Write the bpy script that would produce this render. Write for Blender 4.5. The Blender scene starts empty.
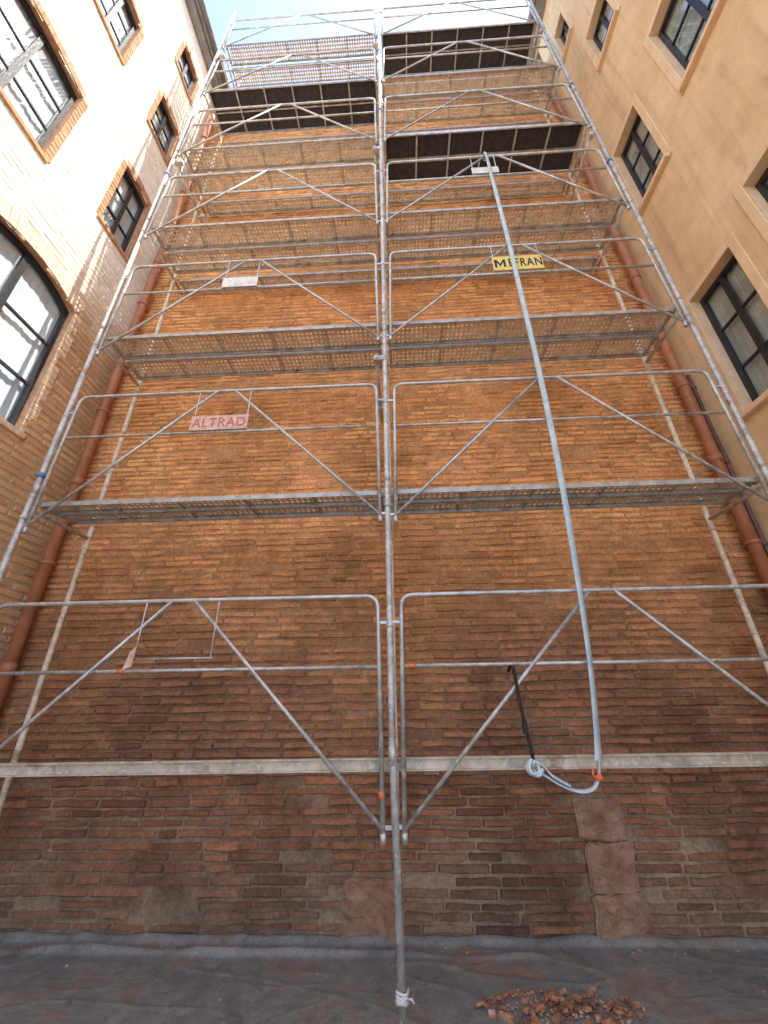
import bpy, bmesh, math, random
from mathutils import Vector, Matrix, noise
random.seed(11)
scene=bpy.context.scene
COL=scene.collection

# ------------------------------------------------------------------ materials
def nt(name):
    m=bpy.data.materials.new(name); m.use_nodes=True
    t=m.node_tree; b=t.nodes["Principled BSDF"]
    return m,t,b
def N(t,typ,**kw):
    n=t.nodes.new(typ)
    for k,v in kw.items():
        if k in n.inputs: n.inputs[k].default_value=v
        else: setattr(n,k,v)
    return n
def tex(t,scale,detail=5,rough=0.6,vec=None):
    n=N(t,"ShaderNodeTexNoise"); n.inputs["Scale"].default_value=scale
    n.inputs["Detail"].default_value=detail; n.inputs["Roughness"].default_value=rough
    if vec is not None: t.links.new(vec,n.inputs["Vector"])
    return n
def coord(t):
    return N(t,"ShaderNodeTexCoord").outputs["Object"]
def ramp(t,fac,stops):
    r=N(t,"ShaderNodeValToRGB"); e=r.color_ramp.elements
    while len(e)<len(stops): e.new(0.5)
    for el,(pos,c) in zip(e,stops):
        el.position=pos; el.color=(c[0],c[1],c[2],1) if not isinstance(c,(int,float)) else (c,c,c,1)
    t.links.new(fac,r.inputs["Fac"]); return r.outputs["Color"]
def mix(t,fac,a,b,mode='MIX'):
    m=N(t,"ShaderNodeMix"); m.data_type='RGBA'; m.blend_type=mode
    def put(sock,v):
        if isinstance(v,bpy.types.NodeSocket): t.links.new(v,sock)
        elif isinstance(v,(int,float)): sock.default_value=v
        else: sock.default_value=(v[0],v[1],v[2],1)
    put(m.inputs[0],fac); put(m.inputs[6],a); put(m.inputs[7],b)
    return m.outputs[2]
def bump(t,b,h,strength,dist=0.01):
    n=N(t,"ShaderNodeBump"); n.inputs["Strength"].default_value=strength
    n.inputs["Distance"].default_value=dist
    t.links.new(h,n.inputs["Height"]); t.links.new(n.outputs["Normal"],b.inputs["Normal"])

def mat_masonry(name,con=1.0):
    m,t,b=nt(name); c=coord(t)
    a=N(t,"ShaderNodeVertexColor"); a.layer_name="Col"
    n1=tex(t,38,6,0.65,c); n2=tex(t,7,5,0.6,c); n3=tex(t,130,3,0.6,c); n4=tex(t,1.3,6,0.7,c)
    f=lambda x:1+(x-1)*con
    k=mix(t,1.0,a.outputs["Color"],ramp(t,n1.outputs["Fac"],[(0.3,f(0.66)),(0.55,1.0),(0.75,f(1.35))]),'MULTIPLY')
    k=mix(t,1.0,k,ramp(t,n2.outputs["Fac"],[(0.3,f(0.78)),(0.7,f(1.22))]),'MULTIPLY')
    k=mix(t,1.0,k,ramp(t,n4.outputs["Fac"],[(0.3,f(0.76)),(0.5,1.0),(0.7,f(1.14))]),'MULTIPLY')
    t.links.new(k,b.inputs["Base Color"]); b.inputs["Roughness"].default_value=0.92
    b.inputs["Specular IOR Level"].default_value=0.2
    h=mix(t,0.4,n1.outputs["Fac"],n3.outputs["Fac"])
    bump(t,b,h,0.9*con,0.016)
    return m
MASON=mat_masonry("weathered_masonry")
MASONL=mat_masonry("sunlit_masonry",0.45)  # left wall brick; its vertex colours carry painted sunlight higher up

def mat_noise(name,c1,c2,scale=8,rough=0.8,metal=0.0,bs=0.3,bscale=40,c3=None,spec=0.4,bdist=0.01,lo=0.35,hi=0.65):
    m,t,b=nt(name); c=coord(t)
    n1=tex(t,scale,6,0.65,c)
    st=[(lo,c1),(hi,c2)]
    if c3: st.append((min(hi+0.12,0.98),c3))
    k=ramp(t,n1.outputs["Fac"],st)
    t.links.new(k,b.inputs["Base Color"])
    b.inputs["Roughness"].default_value=rough; b.inputs["Metallic"].default_value=metal
    b.inputs["Specular IOR Level"].default_value=spec
    n2=tex(t,bscale,5,0.6,c); bump(t,b,n2.outputs["Fac"],bs,bdist)
    return m
def mat_galv(name,base,splat,metal=0.55,rough=0.5,rust=0.0):
    m,t,b=nt(name); c=coord(t)
    n1=tex(t,9,5,0.6,c); n2=tex(t,26,5,0.7,c); n3=tex(t,5,6,0.7,c)
    k=ramp(t,n1.outputs["Fac"],[(0.3,[x*0.6 for x in base]),(0.7,[x*1.2 for x in base])])
    sp=ramp(t,n2.outputs["Fac"],[(0.54,0.0),(0.62,1.0)])
    k=mix(t,sp,k,splat)
    ru=ramp(t,n3.outputs["Fac"],[(0.58,0.0),(0.66,0.8)])
    k=mix(t,ru,k,(0.28,0.14,0.07) if rust else (0.26,0.24,0.2))
    t.links.new(k,b.inputs["Base Color"])
    mm=ramp(t,n2.outputs["Fac"],[(0.52,metal),(0.62,0.0)])
    t.links.new(mm,b.inputs["Metallic"]); b.inputs["Roughness"].default_value=rough
    bump(t,b,n2.outputs["Fac"],0.25,0.004)
    return m
GALV=mat_galv("galvanised_tube",(0.52,0.52,0.51),(0.62,0.57,0.48),0.5,0.45)
GALV2=mat_galv("dirty_galvanised_standard",(0.50,0.48,0.45),(0.70,0.61,0.48),0.3,0.55,1)
BACKM=mat_galv("mortar_stained_standard",(0.70,0.59,0.45),(0.80,0.70,0.56),0.05,0.7,1)
DECKM=mat_galv("dusty_deck_steel",(0.74,0.66,0.54),(0.78,0.67,0.52),0.08,0.55)
EDGEM=mat_galv("grey_deck_profile",(0.42,0.40,0.37),(0.56,0.48,0.38),0.3,0.5,1)
BEAMM=mat_galv("scuffed_beige_steel",(0.56,0.48,0.37),(0.64,0.55,0.44),0.08,0.65,1)
PLY=mat_noise("dark_phenolic_plywood",(0.02,0.02,0.024),(0.05,0.045,0.045),14,0.6,0,0.2,60)
BLUE=mat_noise("blue_paint",(0.05,0.13,0.32),(0.10,0.22,0.45),20,0.5)
ORANGE=mat_noise("orange_paint",(0.75,0.13,0.02),(0.85,0.22,0.05),20,0.5)
BLACK=mat_noise("black_webbing",(0.012,0.012,0.014),(0.03,0.03,0.035),30,0.8)
STRAP=mat_noise("pale_blue_webbing",(0.38,0.47,0.51),(0.56,0.63,0.65),12,0.8,0,0.4,220,bdist=0.003)
PIPE=mat_noise("terracotta_painted_pipe",(0.33,0.12,0.06),(0.46,0.18,0.09),5,0.45,0,0.15,30)
PIPE_D=mat_noise("brown_pipe",(0.12,0.06,0.04),(0.2,0.1,0.07),5,0.5,0,0.15,30)
FRAME_D=mat_noise("dark_painted_frame",(0.012,0.013,0.016),(0.03,0.032,0.038),18,0.4)
CURT=mat_noise("net_curtain",(0.58,0.64,0.70),(0.85,0.88,0.90),1.6,0.9,0,0.05,10)
CURTG=mat_noise("grey_green_blind",(0.32,0.34,0.30),(0.58,0.60,0.54),1.4,0.85,0,0.05,10)
PINK=mat_noise("pale_stucco_trim",(0.68,0.46,0.27),(0.78,0.56,0.35),5,0.9,0,0.3,60)
ZINC=mat_noise("zinc",(0.2,0.2,0.21),(0.3,0.3,0.31),6,0.5,0.5)
WHITEP=mat_noise("faded_white_plate",(0.5,0.47,0.42),(0.72,0.7,0.66),10,0.6,c3=(0.5,0.35,0.25))
PINKP=mat_noise("faded_red_white_plate",(0.50,0.24,0.16),(0.68,0.54,0.46),18,0.6)
YEL=mat_noise("yellow_plate",(0.66,0.46,0.10),(0.78,0.60,0.18),8,0.6)
REDI=mat_noise("red_ink",(0.46,0.05,0.03),(0.58,0.20,0.14),30,0.7)
BLKI=mat_noise("black_ink",(0.01,0.01,0.01),(0.03,0.03,0.03),8,0.7)
STONE=mat_noise("weathered_reddish_sandstone",(0.24,0.115,0.07),(0.44,0.255,0.165),6,0.95,0,1.0,18,bdist=0.035)
RUB=mat_noise("brick_rubble",(0.24,0.095,0.045),(0.52,0.23,0.12),9,0.95,0,0.6,50,c3=(0.58,0.48,0.38),lo=0.38,hi=0.55)
CURB=mat_noise("brick_red_trim",(0.40,0.19,0.10),(0.58,0.33,0.19),14,0.9,0,0.7,40)
PALEB=mat_noise("sandy_brick_trim",(0.66,0.47,0.32),(0.82,0.65,0.47),14,0.9,0,0.6,40)

def mat_plaster():
    m,t,b=nt("ochre_render"); c=coord(t)
    n1=tex(t,0.9,5,0.55,c); n2=tex(t,5,6,0.7,c); n3=tex(t,70,4,0.6,c)
    k=ramp(t,n1.outputs["Fac"],[(0.3,(0.70,0.455,0.235)),(0.5,(0.77,0.525,0.29)),(0.7,(0.82,0.585,0.345))])
    k=mix(t,1.0,k,ramp(t,n2.outputs["Fac"],[(0.3,0.85),(0.7,1.06)]),'MULTIPLY')
    mp=N(t,"ShaderNodeMapping"); mp.inputs["Scale"].default_value=(1,6,0.35); t.links.new(c,mp.inputs["Vector"])
    n4=tex(t,1.6,5,0.6,mp.outputs["Vector"])
    k=mix(t,1.0,k,ramp(t,n4.outputs["Fac"],[(0.32,0.82),(0.5,1.0)]),'MULTIPLY')
    t.links.new(k,b.inputs["Base Color"]); b.inputs["Roughness"].default_value=0.95
    bump(t,b,mix(t,0.6,n2.outputs["Fac"],n3.outputs["Fac"]),0.5,0.02)
    return m
PLAST=mat_plaster()
def mat_glass():
    m,t,b=nt("window_glass")
    out=t.nodes["Material Output"]
    g=N(t,"ShaderNodeBsdfGlossy"); g.inputs["Roughness"].default_value=0.02
    tr=N(t,"ShaderNodeBsdfTransparent"); tr.inputs["Color"].default_value=(0.90,0.95,0.97,1)
    lw=N(t,"ShaderNodeLayerWeight"); lw.inputs["Blend"].default_value=0.5
    n=tex(t,1.5,2,0.5,coord(t)); bp=N(t,"ShaderNodeBump"); bp.inputs["Strength"].default_value=0.08
    t.links.new(n.outputs["Fac"],bp.inputs["Height"]); t.links.new(bp.outputs["Normal"],g.inputs["Normal"])
    pw=N(t,"ShaderNodeMath"); pw.operation='POWER'; pw.inputs[1].default_value=4.0
    t.links.new(lw.outputs["Facing"],pw.inputs[0])
    mt=N(t,"ShaderNodeMath"); mt.operation='MULTIPLY_ADD'; mt.inputs[1].default_value=0.85; mt.inputs[2].default_value=0.12
    t.links.new(pw.outputs[0],mt.inputs[0])
    mx=N(t,"ShaderNodeMixShader"); t.links.new(mt.outputs[0],mx.inputs[0])
    t.links.new(tr.outputs[0],mx.inputs[1]); t.links.new(g.outputs[0],mx.inputs[2])
    t.links.new(mx.outputs[0],out.inputs["Surface"])
    return m
GLASS=mat_glass()
def mat_ground():
    m,t,b=nt("dusty_concrete_ground"); c=coord(t)
    n1=tex(t,1.7,7,0.7,c); n2=tex(t,25,5,0.7,c)
    k=ramp(t,n1.outputs["Fac"],[(0.3,(0.26,0.22,0.18)),(0.5,(0.36,0.30,0.24)),(0.7,(0.45,0.37,0.28))])
    k=mix(t,1.0,k,ramp(t,n2.outputs["Fac"],[(0.3,0.7),(0.7,1.25)]),'MULTIPLY')
    t.links.new(k,b.inputs["Base Color"]); b.inputs["Roughness"].default_value=0.85
    bump(t,b,n2.outputs["Fac"],0.5,0.01); return m
GROUND=mat_ground()
def mat_sheet():
    m,t,b=nt("grey_plastic_sheet"); c=coord(t)
    n1=tex(t,1.6,8,0.66,c); n2=tex(t,55,6,0.75,c); n3=tex(t,9,6,0.7,c)
    k=ramp(t,n1.outputs["Fac"],[(0.36,(0.165,0.168,0.155)),(0.52,(0.215,0.205,0.18)),(0.60,(0.24,0.18,0.135)),(0.68,(0.29,0.19,0.12))])
    k=mix(t,1.0,k,ramp(t,n2.outputs["Fac"],[(0.35,0.76),(0.5,1.0),(0.68,1.35)]),'MULTIPLY')
    k=mix(t,1.0,k,ramp(t,n3.outputs["Fac"],[(0.35,0.82),(0.6,1.12)]),'MULTIPLY')
    t.links.new(k,b.inputs["Base Color"])
    t.links.new(ramp(t,n3.outputs["Fac"],[(0.4,0.28),(0.6,0.6)]),b.inputs["Roughness"])
    bump(t,b,mix(t,0.4,n3.outputs["Fac"],n2.outputs["Fac"]),0.25,0.008); return m
SHEET=mat_sheet()

# ------------------------------------------------------------------ mesh builder
class MB:
    def __init__(s): s.v=[]; s.f=[]; s.mi=[]; s.sm=[]; s.col=[]
    def add(s,vs,fs,mi=0,sm=False,col=None):
        o=len(s.v); s.v+= [tuple(v) for v in vs]
        if col is not None: s.col+=[col]*len(vs)
        for q in fs: s.f.append([i+o for i in q]); s.mi.append(mi); s.sm.append(sm)
    def box(s,a,b,mi=0,bev=0.0,xf=None):
        x0,y0,z0=a; x1,y1,z1=b
        if bev<=0:
            vs=[(x0,y0,z0),(x1,y0,z0),(x1,y1,z0),(x0,y1,z0),(x0,y0,z1),(x1,y0,z1),(x1,y1,z1),(x0,y1,z1)]
            fs=[(3,2,1,0),(4,5,6,7),(0,1,5,4),(1,2,6,5),(2,3,7,6),(3,0,4,7)]
        else:
            bm=bmesh.new(); bmesh.ops.create_cube(bm,size=1)
            for v in bm.verts:
                v.co=Vector(((x0+x1)/2+v.co.x*(x1-x0),(y0+y1)/2+v.co.y*(y1-y0),(z0+z1)/2+v.co.z*(z1-z0)))
            bmesh.ops.bevel(bm,geom=list(bm.edges),offset=bev,segments=1,affect='EDGES')
            bm.verts.index_update()
            vs=[v.co.copy() for v in bm.verts]; fs=[[v.index for v in f.verts] for f in bm.faces]; bm.free()
        if xf: vs=[xf@Vector(v) for v in vs]
        s.add(vs,fs,mi)
    def tube(s,pts,r,n=10,mi=0,cap=True):
        pts=[Vector(p) for p in pts]; vs=[]; up=None
        for i,pt in enumerate(pts):
            if i==0: d=pts[1]-pts[0]
            elif i==len(pts)-1: d=pts[-1]-pts[-2]
            else: d=(pts[i+1]-pts[i]).normalized()+(pts[i]-pts[i-1]).normalized()
            d.normalize()
            if up is None:
                a=Vector((0,0,1)) if abs(d.z)<0.9 else Vector((1,0,0))
                up=(a-d*a.dot(d)).normalized()
            else: up=(up-d*up.dot(d)).normalized()
            sd=d.cross(up)
            rr=r[i] if isinstance(r,(list,tuple)) else r
            for k in range(n):
                an=2*math.pi*k/n; vs.append(pt+up*math.cos(an)*rr+sd*math.sin(an)*rr)
        fs=[]
        for i in range(len(pts)-1):
            for k in range(n):
                fs.append((i*n+k,i*n+(k+1)%n,(i+1)*n+(k+1)%n,(i+1)*n+k))
        s.add(vs,fs,mi,True)
        if cap:
            o=len(s.v)-len(vs)
            s.f.append([o+k for k in range(n)][::-1]); s.mi.append(mi); s.sm.append(False)
            s.f.append([o+(len(pts)-1)*n+k for k in range(n)]); s.mi.append(mi); s.sm.append(False)
    def ring(s,c,axis,r,h,mi=0,n=12):
        a=Vector(axis).normalized()*h/2; c=Vector(c); s.tube([c-a,c+a],r,n,mi)
    def build(s,name,mats,parent=None,colattr=False):
        me=bpy.data.meshes.new(name); me.from_pydata(s.v,[],s.f)
        for m in mats: me.materials.append(m)
        me.polygons.foreach_set("material_index",s.mi); me.polygons.foreach_set("use_smooth",s.sm)
        if colattr:
            at=me.color_attributes.new("Col",'FLOAT_COLOR','POINT')
            fl=[]
            for c in s.col: fl+= [c[0],c[1],c[2],1.0]
            at.data.foreach_set("color",fl)
        me.update()
        ob=bpy.data.objects.new(name,me); COL.objects.link(ob)
        if parent: adopt(ob,parent)
        return ob
def adopt(ob,parent):
    ob.parent=parent
    tot=Vector((0,0,0)); o=parent
    while o is not None:
        tot+=Vector(o.location)+o.matrix_parent_inverse.to_translation(); o=o.parent
    ob.matrix_parent_inverse=Matrix.Translation(-tot)
def thing(name,label,cat,loc,group=None):
    e=bpy.data.objects.new(name,None); e.location=loc; e.empty_display_size=0.3; COL.objects.link(e)
    e["label"]=label; e["category"]=cat
    if group: e["group"]=group
    return e
def top(ob,label,cat,group=None,kind=None):
    ob["label"]=label; ob["category"]=cat
    if group: ob["group"]=group
    if kind: ob["kind"]=kind
def fillet(pts,r,steps=5):
    out=[Vector(pts[0])]
    for i in range(1,len(pts)-1):
        a,b,c=Vector(pts[i-1]),Vector(pts[i]),Vector(pts[i+1])
        d1=(a-b).normalized(); d2=(c-b).normalized()
        p1=b+d1*r; p2=b+d2*r
        for k in range(steps+1):
            t=k/steps; out.append(p1*(1-t)**2+b*2*t*(1-t)+p2*t*t)
    out.append(Vector(pts[-1])); return out
def nz(x,y,z=0): return noise.noise(Vector((x,y,z)))
def sstep(a,b,x):
    t=max(0,min(1,(x-a)/(b-a))); return t*t*(3-2*t)
def lerp(a,b,t): return tuple(a[i]*(1-t)+b[i]*t for i in range(3))

# ------------------------------------------------------------------ masonry generator
YW=3.85; XL=-3.75; XR=3.55
def masonry(M,flip,u0,u1,v0,v1,colf,morf,excl,seed,ch=0.088,bed=0.022,disp=0.006,skip=None,depthf=None,jit=1.0,rough=1.0):
    rnd=random.Random(seed); mb=MB()
    v=v0; k=0
    while v<v1-0.02:
        chh=ch*rnd.uniform(0.9,1.12) if rough>0.8 else ch
        hb=chh-bed+rnd.uniform(-0.005,0.005)
        u=u0-rnd.uniform(0,0.3)
        wave=rnd.uniform(-0.003,0.003)
        ex=excl(v+hb/2)
        while u<u1:
            L=rnd.choice([0.40,0.38,0.36,0.34,0.30,0.26,0.2,0.14]) + rnd.uniform(-0.02,0.02)
            a,b=max(u,u0),min(u+L,u1); u+=L+rnd.uniform(0.002,0.010)
            if b-a<0.05: continue
            segs=[(a,b)]
            for (e0,e1) in ex:
                ns=[]
                for (p,q) in segs:
                    if q<=e0 or p>=e1: ns.append((p,q))
                    else:
                        if e0-p>0.03: ns.append((p,e0))
                        if q-e1>0.03: ns.append((e1,q))
                segs=ns
            for (p,q) in segs:
                if rnd.random()<0.018: continue
                cu=(p+q)/2; cv=v+hb/2
                if skip and skip(cu,cv): continue
                dep=depthf(cu,cv) if depthf else 0.014
                w=dep+(rnd.uniform(-0.007,0.005)+0.010*nz(cu*0.7,cv*0.7,seed))*jit
                c=colf(cu,cv,rnd)
                nx=6; ny=4; vs=[]; tilt=rnd.uniform(-0.005,0.005)
                chip=rnd.random()<0.35; chc=rnd.choice([0,1]); drop=rnd.uniform(-0.006,0.006)*rough
                TI=[0,0.045,0.35,0.68,0.955,1]; TJ=[0,0.2,0.8,1]
                for j in range(ny):
                    for i in range(nx):
                        border=i in(0,nx-1) or j in(0,ny-1)
                        ti=TI[i]; tj=TJ[j]
                        uu=p+(q-p)*ti; vv=v+hb*tj
                        vv+=wave+0.018*nz(uu*0.9,vv*1.7,5.1+seed)+0.007*nz(uu*5,vv*7,2)+drop*(ti-0.5)
                        if not border:
                            uu+=rnd.uniform(-0.004,0.004); vv+=rnd.uniform(-0.004,0.004)*rough
                            ww=w+tilt*(ti-0.5)+rnd.uniform(-0.003,0.003)*rough
                            if chip and i==(1 if chc else 4): ww-=rnd.uniform(0.004,0.014)
                        else:
                            ww=-0.007
                            vv+=rnd.uniform(-0.004,0.004)*rough
                        vs.append(M(uu,vv,ww))
                fs=[]
                for j in range(ny-1):
                    for i in range(nx-1):
                        q4=[j*nx+i,j*nx+i+1,(j+1)*nx+i+1,(j+1)*nx+i]
                        fs.append(q4[::-1] if flip else q4)
                mb.add(vs,fs,0,False,c)
        v+=chh; k+=1
    st=0.055; v=v0
    while v<v1:
        vb=min(v+st,v1); ex=excl((v+vb)/2)
        segs=[(u0,u1)]
        for (e0,e1) in ex:
            ns=[]
            for (p,q) in segs:
                if q<=e0 or p>=e1: ns.append((p,q))
                else:
                    if e0>p: ns.append((p,e0))
                    if q>e1: ns.append((e1,q))
            segs=ns
        for (p,q) in segs:
            n=max(1,int((q-p)/0.07)); vs=[];cols=[]
            for i in range(n+1):
                for vv in (v,vb):
                    uu=p+(q-p)*i/n
                    d=disp*(nz(uu*6,vv*6,seed+3)+0.6*nz(uu*17,vv*17,seed+8)) if disp else 0
                    vs.append(M(uu,vv,d)); cols.append(morf(uu,vv))
            fs=[]
            for i in range(n):
                q4=[2*i,2*i+2,2*i+3,2*i+1]; fs.append(q4[::-1] if flip else q4)
            o=len(mb.v); mb.v+=[tuple(x) for x in vs]; mb.col+=cols
            for qq in fs: mb.f.append([x+o for x in qq]); mb.mi.append(0); mb.sm.append(disp>0)
        v=vb
    return mb

# ------------------------------------------------------------------ main brick wall
def main_col(u,v,r):
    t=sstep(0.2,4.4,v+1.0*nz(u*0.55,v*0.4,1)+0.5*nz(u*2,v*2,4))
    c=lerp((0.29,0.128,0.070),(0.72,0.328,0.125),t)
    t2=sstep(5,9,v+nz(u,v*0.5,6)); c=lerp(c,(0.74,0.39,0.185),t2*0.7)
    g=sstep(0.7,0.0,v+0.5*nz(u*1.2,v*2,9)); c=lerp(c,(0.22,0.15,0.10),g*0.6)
    s=1+0.42*nz(u*0.8,v*0.45,12)+0.3*nz(u*2.3,v*1.6,17)+r.uniform(-0.12,0.12)
    s=max(0.6,s)
    q=r.random()
    if q<0.06: c=lerp(c,tuple(x*1.4 for x in c),0.45)
    elif q<0.14: s*=0.8
    elif q<0.22: c=lerp(c,(0.50,0.18,0.08),0.3)
    return tuple(min(0.85,x*s) for x in c)
def main_mor(u,v):
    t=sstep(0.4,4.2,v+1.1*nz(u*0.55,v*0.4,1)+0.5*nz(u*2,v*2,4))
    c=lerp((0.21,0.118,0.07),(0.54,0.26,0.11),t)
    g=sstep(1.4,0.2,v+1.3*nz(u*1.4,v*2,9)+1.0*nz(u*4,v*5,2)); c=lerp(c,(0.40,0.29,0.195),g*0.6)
    s=1+0.4*nz(u*1.5,v*1.5,20)
    return tuple(x*s for x in c)
def mskip(u,v):
    if 1.28<u<1.64 and v<0.83: return True
    if -0.5<u<-0.1 and v<0.35: return True
    a=nz(u*1.7,v*3.0,31)+0.35*nz(u*6,v*6,33)
    if v<1.0 and a>0.46: return True
    if v>2.2 and a>0.54: return True
    return False
def mdepth(u,v):
    return 0.019-0.010*sstep(0.8,3.2,v+1.0*nz(u*0.8,v*0.5,40))
M_main=lambda u,v,w:(u,YW-w,v)
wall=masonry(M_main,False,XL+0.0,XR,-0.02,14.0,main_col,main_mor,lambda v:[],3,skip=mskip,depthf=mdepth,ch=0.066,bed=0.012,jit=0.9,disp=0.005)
bw=thing("brick_wall","tall weathered orange brick party wall with eroded joints","wall",(0,YW,0))
wall.build("wall",[MASON],bw,True)
b=MB(); b.box((XL,YW+0.03,-0.02),(XR,YW+0.5,14.0)); b.build("wall_core",[CURB],bw)
b=MB()
x=XL
while x<XR-0.05:
    b.box((x,YW-0.07,14.0),(min(x+0.42,XR),YW+0.56,14.06),0,0.008); x+=0.43
b.build("coping",[CURB],bw)
def rough_block(name,x0,x1,z0,z1,d,seed):
    bm=bmesh.new(); bmesh.ops.create_cube(bm,size=1)
    bmesh.ops.bevel(bm,geom=list(bm.edges),offset=0.05,segments=2,affect='EDGES')
    bmesh.ops.subdivide_edges(bm,edges=list(bm.edges),cuts=5,use_grid_fill=True)
    for v in bm.verts:
        c=v.co; p=Vector(((x0+x1)/2+c.x*(x1-x0),YW+0.03+c.y*2*d,(z0+z1)/2+c.z*(z1-z0)))
        n=noise.noise_vector(p*6+Vector((seed,0,0)))*0.022+noise.noise_vector(p*19)*0.014
        v.co=p+n
    me=bpy.data.meshes.new(name); bm.to_mesh(me); bm.free(); me.materials.append(STONE)
    o=bpy.data.objects.new(name,me); COL.objects.link(o); adopt(o,bw); return o
rough_block("stone_block",1.27,1.61,0.565,0.835,0.066,1)
rough_block("stone_block",1.29,1.64,0.28,0.56,0.069,2)
rough_block("stone_block",1.28,1.67,0.0,0.275,0.067,3)
rough_block("stone_block",-0.50,-0.11,0.02,0.34,0.064,4)

# ------------------------------------------------------------------ side buildings
ML=lambda u,v,w:(XL+w,u,v)
MR=lambda u,v,w:(XR-w,u,v)
YN=-4.0
L_OPEN=[dict(y0=1.85,y1=3.05,z0=4.0,z1=5.72,arch=0.15,cols=2,rows=3,tr=1),
        dict(y0=2.84,y1=3.37,z0=7.25,z1=8.55,arch=0.04,cols=2,rows=3),
        dict(y0=2.84,y1=3.35,z0=9.85,z1=10.8,arch=0.04,cols=2,rows=3),
        dict(y0=1.05,y1=2.05,z0=6.95,z1=8.32,arch=0.05,cols=2,rows=3),
        dict(y0=1.55,y1=2.14,z0=9.85,z1=11.0,arch=0.04,cols=2,rows=3),
        dict(y0=2.80,y1=3.28,z0=12.0,z1=12.8,arch=0.04,cols=2,rows=2),
        dict(y0=-0.6,y1=0.2,z0=7.0,z1=8.3,arch=0.05,cols=2,rows=3),
        dict(y0=-0.6,y1=0.4,z0=4.0,z1=5.72,arch=0.15,cols=2,rows=3,tr=1)]
R_OPEN=[dict(y0=2.74,y1=3.38,z0=4.12,z1=5.78,cols=2,rows=3),
        dict(y0=1.50,y1=2.36,z0=4.30,z1=6.12,cols=2,rows=3),
        dict(y0=2.80,y1=3.40,z0=7.72,z1=9.20,cols=2,rows=3),
        dict(y0=1.40,y1=2.22,z0=8.08,z1=9.5,cols=2,rows=3),
        dict(y0=2.35,y1=2.88,z0=10.9,z1=11.95,cols=2,rows=2),
        dict(y0=1.0,y1=1.6,z0=10.9,z1=11.95,cols=2,rows=2),
        dict(y0=3.02,y1=3.36,z0=12.9,z1=13.9,cols=2,rows=2),
        dict(y0=-0.4,y1=0.5,z0=4.38,z1=6.12,cols=2,rows=3)]
def arch_half(o,v):
    hw=(o['y1']-o['y0'])/2; a=o.get('arch',0)
    if v<o['z0'] or v>o['z1']+a: return None
    if v<=o['z1'] or a==0: return hw
    R=(hw*hw+a*a)/(2*a); cz=o['z1']+a-R; dz=v-cz
    return math.sqrt(max(0,R*R-dz*dz))
def lexcl(v):
    r=[]
    for o in L_OPEN:
        h=arch_half(o,v)
        if h: c=(o['y0']+o['y1'])/2; r.append((c-h,c+h))
    return r
def pale(u,v): return sstep(4.9,6.6,v+0.9*nz(u*0.7,v*0.6,51)+0.4*nz(u*4,v*4,3))  # mask for sunlight painted into the upper brick and mortar colours
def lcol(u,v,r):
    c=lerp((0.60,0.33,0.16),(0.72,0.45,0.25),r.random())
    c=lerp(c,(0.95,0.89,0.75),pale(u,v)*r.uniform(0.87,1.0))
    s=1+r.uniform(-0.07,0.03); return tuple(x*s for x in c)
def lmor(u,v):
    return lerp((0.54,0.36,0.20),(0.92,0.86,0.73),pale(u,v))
lb=thing("brick_building","brick building, sunlight painted into its upper wall colour, with dark arched windows and zinc eave","building",(XL-2,0,0))
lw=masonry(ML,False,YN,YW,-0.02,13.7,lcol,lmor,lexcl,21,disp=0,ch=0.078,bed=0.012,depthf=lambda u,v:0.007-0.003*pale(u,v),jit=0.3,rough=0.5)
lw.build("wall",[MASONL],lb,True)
b=MB(); b.box((XL-6,YN-0.01,-0.02),(XL-0.4,YW+6,13.7)); b.box((XL-0.399,YN-0.01,-0.02),(XL-0.02,YN,13.69)); b.build("building_body",[PLAST],lb)
b=MB(); b.box((XL-6.2,YN-.2,13.7),(XL+0.22,YW+6,13.78)); b.box((XL+0.0,YN-.2,13.62),(XL+0.16,YW+6,13.70))
b.tube([(XL+0.27,YN-.2,13.74),(XL+0.27,YW-0.02,13.74)],0.06,10)
b.build("roof_eave",[ZINC],lb)

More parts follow.
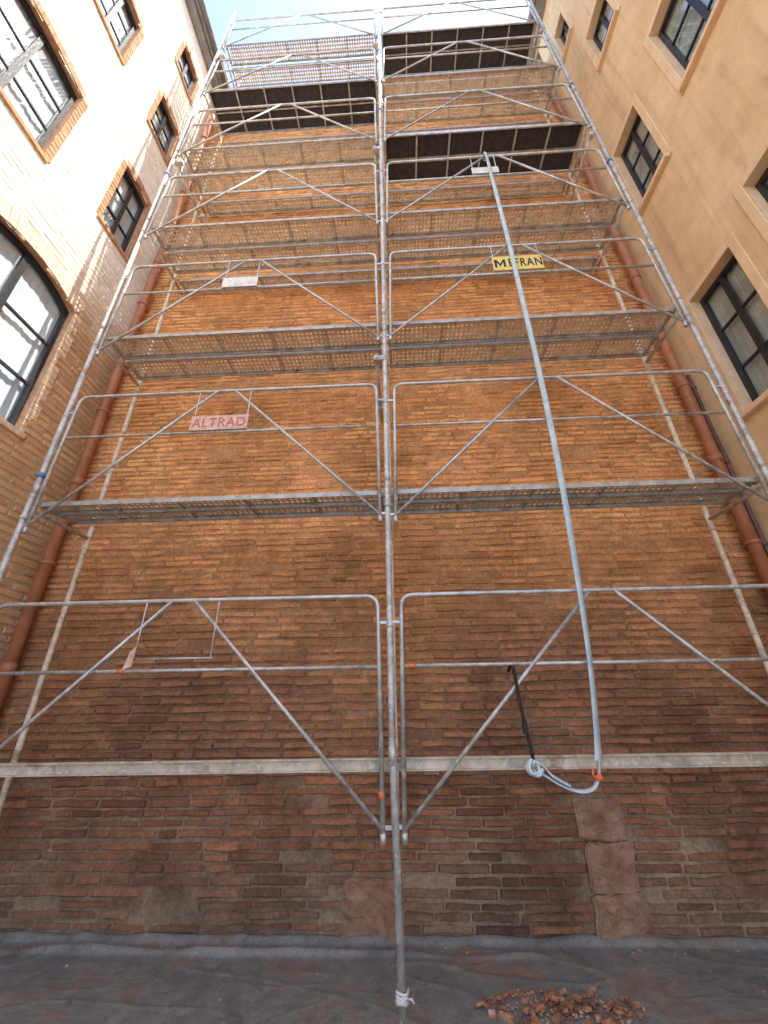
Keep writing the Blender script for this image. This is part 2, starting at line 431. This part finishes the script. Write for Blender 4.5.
def outline(o,n=14):
    y0,y1,z0,z1,a=o['y0'],o['y1'],o['z0'],o['z1'],o.get('arch',0)
    pts=[(y0,z0),(y1,z0),(y1,z1)]
    if a:
        hw=(o['y1']-o['y0'])/2; R=(hw*hw+a*a)/(2*a); cz=z1+a-R; cy=(o['y0']+o['y1'])/2
        th=math.asin(min(1,hw/R))
        for k in range(1,n):
            t=th-2*th*k/n; pts.append((cy+R*math.sin(t),cz+R*math.cos(t)))
    pts.append((y0,z1)); return pts
def window(M,o,parent,style):
    dep=0.15 if style=='R' else 0.11; pts=outline(o)
    y0,y1,z0,z1,a=o['y0'],o['y1'],o['z0'],o['z1'],o.get('arch',0)
    cy=(y0+y1)/2; ztop=z1+a
    fr=MB(); w0,w1=-dep,-dep+0.045; ft=0.046
    def inner(g):
        q=[]
        for (u,v) in pts:
            d=cy-u
            q.append((u+math.copysign(g,d) if abs(d)>1e-3 else u, v+ (g if v<=z0+1e-4 else 0) - (g if v>=z1-1e-4 else 0)))
        return q
    inn=inner(ft); n=len(pts)
    vs=[M(u,v,w1) for u,v in pts]+[M(u,v,w1) for u,v in inn]+[M(u,v,w0) for u,v in inn]
    fs=[(i,(i+1)%n,n+(i+1)%n,n+i) for i in range(n)]+[(n+i,n+(i+1)%n,2*n+(i+1)%n,2*n+i) for i in range(n)]
    fr.add(vs,fs)
    def bar(u0,u1,v0,v1,wa,wb):
        c=[M(u,v,w) for w in (wa,wb) for (u,v) in ((u0,v0),(u1,v0),(u1,v1),(u0,v1))]
        fr.add(c,[(3,2,1,0),(4,5,6,7),(0,1,5,4),(1,2,6,5),(2,3,7,6),(3,0,4,7)])
    for k in range(1,o['cols']):
        u=y0+(y1-y0)*k/o['cols']; h=0.03
        top_v=z1
        if a:
            hw=(y1-y0)/2; R=(hw*hw+a*a)/(2*a); cz=z1+a-R; top_v=cz+math.sqrt(max(0,R*R-(u-cy)**2))
        bar(u-h,u+h,z0+0.03,top_v-0.03,w0+0.002,w1-0.006)
    for k in range(1,o['rows']):
        v=z0+(z1-z0)*k/o['rows']; bar(y0+0.03,y1-0.03,v-0.013,v+0.013,w0+0.004,w1-0.012)
    fo=fr.build("window",[FRAME_D],parent)
    rv=MB(); vs=[M(u,v,0.004) for u,v in pts]+[M(u,v,-dep-0.08) for u,v in pts]
    rv.add(vs,[(i,(i+1)%n,n+(i+1)%n,n+i) for i in range(n)])
    rv.build("reveal",[PINK if style=='R' else CURB],fo)
    g=MB(); g.add([M(u,v,-dep+0.02) for u,v in pts],[list(range(n))]); g.build("glass",[GLASS],fo)
    c=MB(); K=60; vs=[]; fs=[]
    for k in range(K+1):
        u=y0+(y1-y0)*k/K; ww=-dep-0.03+(0.002*math.sin(k*1.9)+0.002*math.sin(k*0.77) if style=='R' else 0.003*math.sin(k*1.7)+0.003*math.sin(k*0.47))
        vs+=[M(u,z0,ww),M(u,ztop,ww)]
    fs=[(2*k,2*k+2,2*k+3,2*k+1) for k in range(K)]
    c.add(vs,fs,0,True); c.build("curtain",[CURTG if style=='R' else CURT],fo)
    bk=MB(); bk.add([M(u,v,-dep-0.08) for u,v in ((y0-.05,z0-.05),(y1+.05,z0-.05),(y1+.05,ztop+.05),(y0-.05,ztop+.05))],[(0,1,2,3)]); bk.build("backing",[FRAME_D],fo)
    s=MB()
    def pbox(mb,u0,u1,v0,v1,wa,wb,bev=0.006):
        A=Vector(M(u0,v0,wa)); B=Vector(M(u1,v1,wb))
        lo=[min(A[i],B[i]) for i in range(3)]; hi=[max(A[i],B[i]) for i in range(3)]
        mb.box(lo,hi,0,bev)
    TR=PALEB if o.get('tr') else CURB
    pbox(s,y0-0.06,y1+0.06,z0-0.06,z0+0.003,-0.10,0.07 if style=='R' else 0.03)
    s.build("sill",[PINK if style=='R' else TR],fo)
    if style=='R':
        s=MB()
        wd=0.10
        pbox(s,y0-wd,y0-0.002,z0-0.062,z1+wd,0.0,0.018); pbox(s,y1+0.002,min(y1+wd,YW-0.14),z0-0.062,z1+wd,0.0,0.018)
        pbox(s,y0-0.001,y1+0.001,z1+0.002,z1+wd-0.001,0.0,0.016)
        s.build("surround",[PINK],fo)
    else:
        s=MB(); rnd=random.Random(int(y0*100+z0*10))
        v=z0
        while v<z1-0.03:
            l=0.085+rnd.uniform(-0.004,0.004)
            if o.get('tr'): l=rnd.choice([0.05,0.11])
            pbox(s,y1+0.001,min(y1+l,YW-0.01),v,v+0.070,-0.02,0.012+rnd.uniform(-.003,.003),0.004)
            pbox(s,y0-l,y0-0.001,v,v+0.070,-0.02,0.012+rnd.uniform(-.003,.003),0.004)
            v+=0.078
        hw=(y1-y0)/2; R=(hw*hw+a*a)/(2*a); cz=z1+a-R; th=math.asin(min(1,(hw)/R))
        nV=max(8,int(2*th*R/0.07)); H=0.2 if o.get('tr') else 0.11
        for k in range(nV):
            t0=-th+2*th*(k+0.03)/nV; t1=-th+2*th*(k+0.97)/nV; w=0.012+rnd.uniform(-.003,.003)
            q=[]
            for ww in (-0.02,w):
                for (t,r) in ((t0,R+0.002),(t1,R+0.002),(t1,R+H),(t0,R+H)):
                    q.append(M(cy+r*math.sin(t),cz+r*math.cos(t),ww))
            s.add(q,[(4,5,6,7),(0,1,5,4),(1,2,6,5),(2,3,7,6),(3,0,4,7)])
        s.build("surround",[TR],fo)
    return fo
for o in L_OPEN: window(ML,o,lb,'L')

rb=thing("plastered_building","ochre rendered building with deep windows and pale trim","building",(XR+2,0,0))
RH=15.2
def rwall():
    mb=MB(); ys=sorted(set([YN,YW]+[o['y0'] for o in R_OPEN]+[o['y1'] for o in R_OPEN]))
    zs=sorted(set([-0.02,RH]+[o['z0'] for o in R_OPEN]+[o['z1'] for o in R_OPEN]))
    for i in range(len(ys)-1):
        for j in range(len(zs)-1):
            cy=(ys[i]+ys[i+1])/2; cz=(zs[j]+zs[j+1])/2
            if any(o['y0']<cy<o['y1'] and o['z0']<cz<o['z1'] for o in R_OPEN): continue
            mb.add([MR(ys[i],zs[j],0),MR(ys[i+1],zs[j],0),MR(ys[i+1],zs[j+1],0),MR(ys[i],zs[j+1],0)],[(0,1,2,3)])
    return mb
rwall().build("wall",[PLAST],rb)
b=MB(); b.box((XR+0.42,YN-0.01,-0.02),(XR+6,YW+6,RH)); b.box((XR+0.02,YN-0.01,-0.02),(XR+0.419,YN,RH-.01)); b.build("building_body",[PLAST],rb)
b=MB(); b.box((XR-0.22,YN-.2,RH),(XR+6.2,YW+6,RH+.1)); b.tube([(XR-0.27,YN-.2,RH+.04),(XR-0.27,YW-0.02,RH+.04)],0.06,10); b.build("roof_eave",[ZINC],rb)
for o in R_OPEN: window(MR,o,rb,'R')

# ------------------------------------------------------------------ downpipes
def downpipe(x,y,z1,r,m,label,off=0.0):
    e=thing("downpipe",label,"pipe",(x,y,0),"downpipes on the brick wall")
    b=MB(); b.tube([(x,y,0.0),(x,y,z1)],r,16)
    z=1.85
    while z<z1: b.ring((x,y,z),(0,0,1),r+0.006,0.09,0,16); z+=1.95
    b.build("pipe",[m],e)
    z=0.9
    while z<z1:
        b=MB(); b.ring((x,y,z),(0,0,1),r+0.010,0.035,0,16); b.box((x-0.012,y,z-0.012),(x+0.012,YW+0.01,z+0.012)); z+=1.95
        b.build("bracket",[m],e)
downpipe(-3.60,3.73,13.6,0.055,PIPE,"terracotta painted downpipe against the brick wall corner")
downpipe(3.36,3.73,14.0,0.055,PIPE,"terracotta painted downpipe against the brick wall corner")
downpipe(3.49,3.76,5.0,0.02,PIPE_D,"thin brown pipe beside the rendered building")

# ------------------------------------------------------------------ scaffold
SX=[-3.12,-0.09,2.92]; YF=2.87; YB=3.58
LEV=[1.0,3.0,5.0,7.0,9.0,11.0,13.0]
sc=thing("scaffold","galvanised steel facade scaffold standing before the brick wall","scaffold",(-0.09,YF,0))
ZT=14.75
def standard(x,y,seed,m):
    b=MB(); fx=x+(0.03 if (abs(x)<1 and y<3.2) else 0)
    if y<3.2: b.box((fx-0.075,y-0.075,0.012),(fx+0.075,y+0.075,0.02),0,0.002)
    b.tube([(fx,y,0.001),(x,y,1.3),(x,y,ZT)],0.0228,14,0)
    for L in LEV:
        b.ring((x,y,L+0.22),(0,0,1),0.0242,0.10,0,14)
        if L>1.5: b.ring((x,y,L-0.055),(0,0,1),0.027,0.03,0,14)
        b.ring((x,y,L+1.0),(0,0,1),0.026,0.015,0,12)
    return b.build("standard",[m],sc)
for i,x in enumerate(SX):
    standard(x,YF,i,GALV2); standard(x,YB,i+10,BACKM)

def guard_frame(x0,x1,base):
    b=MB(); r=0.0150; y=YF-0.005
    zt=base+1.39; zm=base+0.91; a=x0+0.085; c=x1-0.085; m=(a+c)/2; ab=x0+0.062; cb=x1-0.062
    b.tube(fillet([(ab,y,base),(a,y,zt),(c,y,zt),(cb,y,base)],0.09,6),r,10)
    b.tube([(a,y+0.002,zm),(c,y+0.002,zm)],0.012,10)
    b.tube([(ab,y-0.003,base+0.03),(m-0.08,y-0.003,zt)],0.0125,10)
    b.tube([(cb,y-0.003,base+0.03),(m+0.08,y-0.003,zt)],0.0125,10)
    for xx,xb,sx in ((a,ab,x0),(c,cb,x1)):
        for zz,xq in ((base+0.04,xb),(base+1.2,xx)):
            lo,hi=min(xq,sx),max(xq,sx); b.box((lo,y-0.004,zz-0.012),(hi,y+0.010,zz+0.012),0,0.003)
        b.ring((xb,y,base-0.01),(0,0,1),0.018,0.05,0,10)
    return b
for L in LEV:
    for i in (0,1):
        guard_frame(SX[i],SX[i+1],L-0.175+random.uniform(-0.012,0.012)).build("guard_frame",[GALV],sc)
DZ=0.095
for k,x in enumerate(SX):
    for L in LEV:
        b=MB(); b.tube([(x,YF,L-0.055+DZ),(x,YB+(0.22 if L>6.5 else 0),L-0.055+DZ)],0.017,10)
        if L>1.5: b.build("transom",[GALV],sc)
for (x,z) in ((-3.04,8.6),(-0.17,4.55),(-0.17,8.6),(2.84,8.6),(-3.04,12.4),(-0.17,12.4),(2.84,12.4)):
    b=MB(); b.tube([(x,YF-0.04,z),(x,YW+0.01,z)],0.018,10)
    for yy in (YF,YB): b.box((x-0.03,yy-0.03,z-0.03),(x+0.09 if x<2 else x+0.03,yy+0.03,z+0.03),0,0.006)
    b.build("wall_tie",[GALV2],sc)
b=MB(); x0,x1=-3.6,3.4; y=YF+0.055
b.box((x0,y+0.012,1.140),(x1,y+0.018,1.196)); b.box((x0,y-0.012,1.1965),(x1,y+0.05,1.203)); b.box((x0,y-0.012,1.133),(x1,y+0.05,1.1395))
b.v=[(px_,py_,pz_+0.005*px_) for (px_,py_,pz_) in b.v]
b.build("ledger_beam",[BEAMM],sc)

def perf_plank(L,W):
    b=MB(); px=0.048; n=int((L-0.08)/px); m=int((W-0.03)/0.043); pw=(W-0.03)/m; px=(L-0.08)/n
    ox=-L/2+0.04; oy=0.015
    for j in range(m):
        for i in range(n):
            x0=ox+i*px; y0=oy+j*pw; x1=x0+px; y1=y0+pw; cx=(x0+x1)/2; cy=(y0+y1)/2; h=px*0.37; g=pw*0.36
            vs=[(x0,y0,0),(x1,y0,0),(x1,y1,0),(x0,y1,0),(cx,cy-g,0),(cx+h,cy,0),(cx,cy+g,0),(cx-h,cy,0)]
            b.add(vs,[(0,4,7),(1,5,4),(2,6,5),(3,7,6),(0,1,4),(1,2,5),(2,3,6),(3,0,7)])
    D=-0.042
    b.box((-L/2,0,D),(L/2,0.003,0.0),1); b.box((-L/2,W-0.003,D),(L/2,W,0.0),1)
    b.box((-L/2,0.003,D),(L/2,0.016,D+0.002),1); b.box((-L/2,W-0.016,D),(L/2,W-0.003,D+0.002),1)
    b.box((-L/2,0.003,-0.002),(L/2,0.0148,0.0),1); b.box((-L/2,W-0.0148,-0.002),(L/2,W-0.003,0.0),1)
    b.box((-L/2,0.003,-0.037),(-L/2+0.03,W-0.003,0.0),1); b.box((L/2-0.03,0.003,-0.037),(L/2,W-0.003,0.0),1)
    for k in (1,2,3,4):
        xx=-L/2+L*k/5; b.box((xx-0.005,0.003,-0.022),(xx+0.005,W-0.003,-0.003),1)
    for s in (-1,1):
        for yy in (0.05,W-0.05): b.box((s*L/2-0.02,yy-0.012,-0.042),(s*L/2+0.02,yy+0.012,0.01),1,0.003)
    return b
PL=2.93
def place(ob,x,y,z):
    ob.location=(x,y,z); adopt(ob,sc)
pk=perf_plank(PL,0.286); src=pk.build("deck",[DECKM,EDGEM]); mesh_perf=src.data; bpy.data.objects.remove(src)
pk=perf_plank(PL,0.19); src=pk.build("deck",[DECKM,EDGEM]); mesh_narrow=src.data; bpy.data.objects.remove(src)
def dark_deck():
    b=MB(); L=PL; W=0.6; D=-0.06
    b.box((-L/2+.02,0.02,-0.012),(L/2-.02,W-0.02,0.0),1)
    b.box((-L/2,0,D),(L/2,0.016,0.004)); b.box((-L/2,W-0.016,D),(L/2,W,0.004))
    b.box((-L/2,0.016,D+.01),(-L/2+0.03,W-.016,0.002)); b.box((L/2-0.03,0.016,D+.01),(L/2,W-.016,0.002))
    for k in range(1,6):
        xx=-L/2+L*k/6; b.box((xx-0.012,0.022,-0.045),(xx+0.012,W-0.022,-0.0125))
    b.box((-L/2+0.03,W/2-0.008,-0.035),(L/2-0.03,W/2+0.008,-0.013))
    return b
src=dark_deck().build("deck",[GALV,PLY]); mesh_dark=src.data; bpy.data.objects.remove(src)
DARK={(9.0,1),(11.0,0),(13.0,1)}
def put_deck(mesh,cx,y,z):
    o=bpy.data.objects.new("deck",mesh); COL.objects.link(o); place(o,cx+random.uniform(-.006,.006),y,z+random.uniform(-.004,.004)); return o
for L in LEV[1:]:
    for i in (0,1):
        cx=(SX[i]+SX[i+1])/2
        if (L,i) in DARK:
            o=put_deck(mesh_dark,cx,YF+0.035,L+0.02+DZ)
            o["label"]="dark plywood deck panel with metal ribs"
        else:
            nar=(L==3.0)
            for k in (0,1):
                put_deck(mesh_narrow if nar else mesh_perf,cx,YF+0.035+k*(0.205 if nar else 0.318),L+0.015+DZ)
        if L>6.5: put_deck(mesh_narrow,cx,YB+0.035,L+0.012+DZ)
for (x,y,z,m) in ((-3.12,YF,3.35,BLUE),(-3.12,YF,8.3,BLUE),(2.92,YF,7.9,BLUE),(-0.09,YF,9.8,BLUE),(2.92,YF,10.2,BLUE),(-0.09,YF,12.1,BLUE)):
    b=MB(); b.ring((x,y,z),(0,0,1),0.028,0.045,0,12); b.box((x-0.035,y-0.015,z-0.016),(x+0.035,y+0.025,z+0.016),0,0.005); b.tube([(x-0.03,y-0.035,z),(x-0.03,y+0.035,z)],0.007,8)
    b.build("coupler",[m],sc)
b=MB(); r=random.Random(4)
pts=[]
for k in range(50):
    a=k*0.9; pts.append((-0.064+math.cos(a)*(0.028+r.uniform(0,0.005)),YF+math.sin(a)*(0.028+r.uniform(0,0.005)),0.16+0.0008*k+r.uniform(-.008,.008)))
b.tube(pts,0.006,6); b.tube([(-0.04,YF-.02,.18),(-0.015,YF-0.05,0.195),(-0.005,YF-0.05,0.18)],0.005,6); b.build("tied_rag",[WHITEP],sc)
for (x,z,fx) in ((-0.160,1.02,0),(0.05,1.735,2),(-1.95,1.735,2)):
    b=MB()
    if fx==2: b.ring((x,YF-0.003,z),(1,0,0),0.0138,0.05,0,10)
    else: b.ring((x,YF-0.005,z),(0,0,1),0.0175,0.04,0,10)
    b.build("marker_band",[ORANGE],sc)

def text_mesh(txt,size,m,name,parent,cx,y,cz,bold=0.0,sx=1.0,sp=1.1):
    cu=bpy.data.curves.new(name,'FONT'); cu.body=txt; cu.size=size; cu.align_x='CENTER'; cu.align_y='CENTER'; cu.extrude=0.0008; cu.offset=bold; cu.space_character=sp
    ob=bpy.data.objects.new(name+"_tmp",cu); COL.objects.link(ob)
    bpy.context.view_layer.update()
    me=bpy.data.meshes.new_from_object(ob.evaluated_get(bpy.context.evaluated_depsgraph_get()))
    bpy.data.objects.remove(ob)
    me.transform(Matrix.Translation((cx,y,cz))@Matrix.Rotation(math.radians(90),4,'X')@Matrix.Diagonal((sx,1,1,1)))
    me.materials.clear(); me.materials.append(m)
    o=bpy.data.objects.new(name,me); COL.objects.link(o); adopt(o,parent); return o
def sign(x0,x1,z0,z1,m,label,txts=(),bare=False,ztop=None):
    e=thing("sign_plate",label,"sign",((x0+x1)/2,YF-0.03,z0),"plates hung on the scaffold guard frames")
    y=YF-0.03
    b=MB()
    zt=ztop if ztop else z1
    for xx in (x0+0.02,x1-0.02): b.tube([(xx,y+0.012,z0),(xx,y+0.012,zt)],0.006,8)
    b.tube([(x0,y+0.012,z0+0.01),(x1,y+0.012,z0+0.01)],0.006,8)
    b.build("bracket",[GALV],e)
    if not bare:
        b=MB(); b.box((x0,y-0.004,z0),(x1,y,z1),0,0.001); b.build("plate",[m],e)
        for (txt,ink,size,cx,bold,sx,sp) in txts: text_mesh(txt,size,ink,"lettering",e,cx,y-0.0055,(z0+z1)/2-0.005,bold,sx,sp)
    return e
e=sign(-1.89,-1.31,1.80,2.15,WHITEP,"empty metal sign bracket hanging from guard rail",bare=True,ztop=2.2)
b=MB(); b.add([(-1.92,YF-0.04,1.74),(-1.86,YF-0.04,1.76),(-1.85,YF-0.045,1.90),(-1.90,YF-0.03,1.86)],[(0,1,2,3)]); b.build("torn_corner",[PINKP],e)
sign(-1.87,-1.34,3.75,3.91,PINKP,"faded pinkish plate with red lettering on guard frame",[("ALTRAD",REDI,0.14,-1.605,0.001,0.88,1.1)],ztop=4.2)
sign(-1.90,-1.50,5.72,5.88,WHITEP,"faded white plate on guard frame",ztop=6.2)
sg=sign(1.12,1.665,5.75,5.985,YEL,"yellow plate with black lettering on guard frame",[("EFRAN",BLKI,0.185,1.475,0.003,0.61,1.14)],ztop=6.2)
b=MB(); yy=YF-0.0365; mz0,mz1,mx0,mx1=5.80,5.93,1.14,1.26; s_=0.024
b.add([(mx0,yy,mz0),(mx0+s_,yy,mz0),(mx0+s_,yy,mz1-0.045),((mx0+mx1)/2,yy,mz0+0.01),(mx1-s_,yy,mz1-0.045),(mx1-s_,yy,mz0),(mx1,yy,mz0),(mx1,yy,mz1),(mx1-s_,yy,mz1),((mx0+mx1)/2,yy,mz0+0.058),(mx0+s_,yy,mz1),(mx0,yy,mz1)],
      [(0,1,2,10,11),(2,3,9,10),(3,4,8,9),(4,5,6,7,8)])
b.build("lettering",[BLKI],sg)
sign(1.10,1.45,7.74,7.88,WHITEP,"small white plate on guard frame",ztop=8.2)

# ------------------------------------------------------------------ hanging strap
def ribbon(mb,pts,width,wd,mi=0,twist=None,th=0.003):
    pts=[Vector(p) for p in pts]; vs=[]
    for i,pt in enumerate(pts):
        d=(pts[min(i+1,len(pts)-1)]-pts[max(i-1,0)]).normalized()
        w=Vector(wd) if not twist else twist(i/(len(pts)-1))
        w=(w-d*w.dot(d)).normalized(); n=d.cross(w)
        for s,t in ((-1,-1),(1,-1),(1,1),(-1,1)): vs.append(pt+w*s*width/2+n*t*th/2)
    fs=[]
    for i in range(len(pts)-1):
        for k in range(4): fs.append((4*i+k,4*i+(k+1)%4,4*i+4+(k+1)%4,4*i+4+k))
    mb.add(vs,fs,mi,True)
def catm(P,n=8):
    P=[Vector(p) for p in P]; Q=[P[0]]+P+[P[-1]]; out=[]
    for i in range(1,len(Q)-2):
        for k in range(n):
            t=k/n; a,b2,c,d=Q[i-1],Q[i],Q[i+1],Q[i+2]
            out.append(0.5*((2*b2)+(c-a)*t+(2*a-5*b2+4*c-d)*t*t+(3*b2-a-3*c+d)*t**3))
    out.append(P[-1]); return out
ys=YF-0.045
st=thing("hoisting_strap","pale blue webbing strap hanging from scaffold guard rail","strap",(1.25,ys,1.0))
P=[(1.33,YF+0.02,8.15),(1.33,YF+0.025,8.215),(1.33,YF-0.005,8.24),(1.33,ys,8.20),(1.335,ys,7.6),(1.34,ys-.01,6.4),(1.335,ys-.01,5.2),(1.325,ys-.015,4.2),(1.295,ys-.02,3.2),(1.25,ys-.02,2.4),(1.205,ys-.02,1.8),(1.155,ys-.02,1.4),(1.12,ys-.02,1.19)]
b=MB(); ribbon(b,catm(P,10),0.046,(1,0,0),twist=lambda t:Vector((math.cos(0.5*math.sin(t*9)),math.sin(0.5*math.sin(t*9)),0)))
P2=[(1.12,ys-.02,1.20),(1.10,ys-.02,1.11),(1.05,ys-.03,1.055),(0.97,ys-.03,1.045),(0.88,ys-.02,1.075),(0.80,ys-.01,1.12),(0.74,ys,1.15),(0.75,ys-.01,1.19),(0.80,ys-.01,1.17),(0.84,ys-.02,1.12),(0.93,ys-.03,1.07)]
ribbon(b,catm(P2,8),0.024,(0,0.8,0.6))
b.build("webbing",[STRAP],st)
b=MB(); b.tube(catm([(1.12,ys-.02,1.15),(1.10,ys-.03,1.11),(1.07,ys-.03,1.12),(1.08,ys-.02,1.15)],6),0.006,8); b.box((1.08,ys-.04,1.095),(1.12,ys-.02,1.12),0,0.006)
b.build("hook",[ORANGE],st)
b=MB(); b.tube(catm([(0.74,ys,1.20),(0.715,ys-.02,1.16),(0.73,ys-.03,1.13),(0.77,ys-.02,1.14),(0.765,ys,1.18),(0.73,ys+.01,1.19),(0.71,ys,1.14),(0.76,ys-.03,1.12),(0.79,ys-.02,1.15)],6),0.009,8); b.build("knot",[STRAP],st)
b=MB(); ribbon(b,catm([(0.69,YF+0.02,1.69),(0.70,YF-0.03,1.725),(0.71,ys,1.69),(0.72,ys,1.5),(0.735,ys,1.35),(0.75,ys,1.19)],8),0.022,(1,0,0)); b.box((0.715,ys-.012,1.33),(0.745,ys+.012,1.40),0,0.004); b.build("black_strap",[BLACK],st)

# ------------------------------------------------------------------ ground, sheet, rubble
b=MB(); b.add([(-300,-300,0),(300,-300,0),(300,300,0),(-300,300,0)],[(0,1,2,3)]); g=b.build("ground",[GROUND]); g["kind"]="structure"
b=MB(); nx,ny=360,100; vs=[]
for j in range(ny+1):
    for i in range(nx+1):
        x=-3.7+7.2*i/nx; y=2.5+1.33*j/ny+0.02*nz(x*3,j,1)*(1 if j<2 else 0)
        wx=x+0.25*nz(x*1.3,y*2,15); wy=y+0.12*nz(x*1.1,y*2,19)
        e=abs(nz(wx*0.8+wy*0.6,wy*2.0,1)); e2=abs(nz(wx*1.8+4,wy*3.6-wx,4))
        ridge=math.exp(-((y-3.66-0.05*nz(x*1.3,0,7))/0.028)**2)*0.055*(0.6+nz(x*2,3,3))
        z=0.006+0.008*max(0,0.05-e)/0.05+0.005*max(0,0.04-e2)/0.04+0.004*nz(x*1.5,y*2,6)+0.004+ridge*sstep(1.5,-0.8,x)+0.045*sstep(3.76,3.82,y)*(0.7+0.6*nz(x*3,1,1))
        vs.append((x,y,z))
fs=[(j*(nx+1)+i,j*(nx+1)+i+1,(j+1)*(nx+1)+i+1,(j+1)*(nx+1)+i) for j in range(ny) for i in range(nx)]
b.add(vs,fs,0,True); s=b.build("plastic_sheet",[SHEET]); top(s,"dusty grey plastic sheeting spread along the wall base","plastic sheet")
b=MB(); r=random.Random(8)
for k in range(330):
    a=r.uniform(0,6.28); q=r.random()**0.65; x=0.80+math.cos(a)*q*0.45; y=3.15+math.sin(a)*q*0.16; sz=r.uniform(0.003,0.013)
    if r.random()<0.09: sz=r.uniform(0.018,0.032)
    bm=bmesh.new(); bmesh.ops.create_cube(bm,size=1)
    S=Vector((sz*r.uniform(1,2.8),sz*r.uniform(.8,1.5),sz*r.uniform(.5,1.0)))
    Mx=Matrix.Translation((x,y,0.014+0.01*(1-q)+S.z*0.4))@Matrix.Rotation(r.uniform(0,6.28),4,'Z')@Matrix.Rotation(r.uniform(-.6,.6),4,'X')
    vs=[Mx@Vector((v.co.x*S.x*r.uniform(.7,1.1),v.co.y*S.y*r.uniform(.7,1.1),v.co.z*S.z*r.uniform(.7,1.1))) for v in bm.verts]
    bm.verts.index_update(); fs=[[v.index for v in f.verts] for f in bm.faces]; bm.free(); b.add(vs,fs)
o=b.build("rubble_pile",[RUB]); top(o,"small scatter of broken brick rubble on plastic sheet","rubble",kind="stuff")
r=random.Random(31)
b=MB()
for k in range(90):
    x=r.uniform(-3.0,3.2); y=r.uniform(3.66,3.76) if k%3 else r.uniform(3.1,3.6); sz=r.uniform(0.002,0.007)
    b.box((x-sz*1.4,y-sz,0.010),(x+sz*1.4,y+sz,0.013+sz*1.2),0,sz*0.3)
o=b.build("mortar_crumbs",[RUB]); top(o,"small mortar crumbs scattered on plastic sheet","debris",kind="stuff")

# ------------------------------------------------------------------ light
EL=math.radians(58); AZ=math.radians(95)
s=Vector((math.sin(AZ)*math.cos(EL),math.cos(AZ)*math.cos(EL),math.sin(EL)))
ld=bpy.data.lights.new("sun",'SUN'); ld.energy=10.0; ld.angle=math.radians(0.5); ld.color=(1,0.94,0.83)
lo=bpy.data.objects.new("sun",ld); lo.rotation_euler=s.to_track_quat('Z','Y').to_euler(); lo.location=(10,0,20); COL.objects.link(lo)
w=bpy.data.worlds.new("World"); scene.world=w; w.use_nodes=True; t=w.node_tree
sk=t.nodes.new("ShaderNodeTexSky"); sk.sky_type='NISHITA'; sk.sun_disc=False; sk.sun_elevation=EL; sk.sun_rotation=AZ; sk.dust_density=1.2; sk.air_density=1.0; sk.ozone_density=1.0
bg=t.nodes["Background"]; t.links.new(sk.outputs[0],bg.inputs[0]); bg.inputs[1].default_value=0.66
scene.view_settings.view_transform='Standard'; scene.view_settings.look='None'; scene.view_settings.exposure=0

# ------------------------------------------------------------------ camera
p=math.radians(25.8); psi=math.radians(2.4); rho=math.radians(0.83)
F=Vector((-math.sin(psi)*math.cos(p), math.cos(psi)*math.cos(p), math.sin(p)))
R=Vector((math.cos(psi), math.sin(psi),0)); U=R.cross(F)
R2=R*math.cos(rho)-U*math.sin(rho); U2=R*math.sin(rho)+U*math.cos(rho)
cd=bpy.data.cameras.new("camera"); cam=bpy.data.objects.new("camera",cd); COL.objects.link(cam)
mx=Matrix((R2,U2,-F)).transposed().to_4x4(); mx.translation=Vector((0,0,1.5)); cam.matrix_world=mx
cd.sensor_fit='VERTICAL'; cd.sensor_height=36; cd.lens=400/1024*36; cd.clip_end=1000; cd.clip_start=0.05
scene.camera=cam
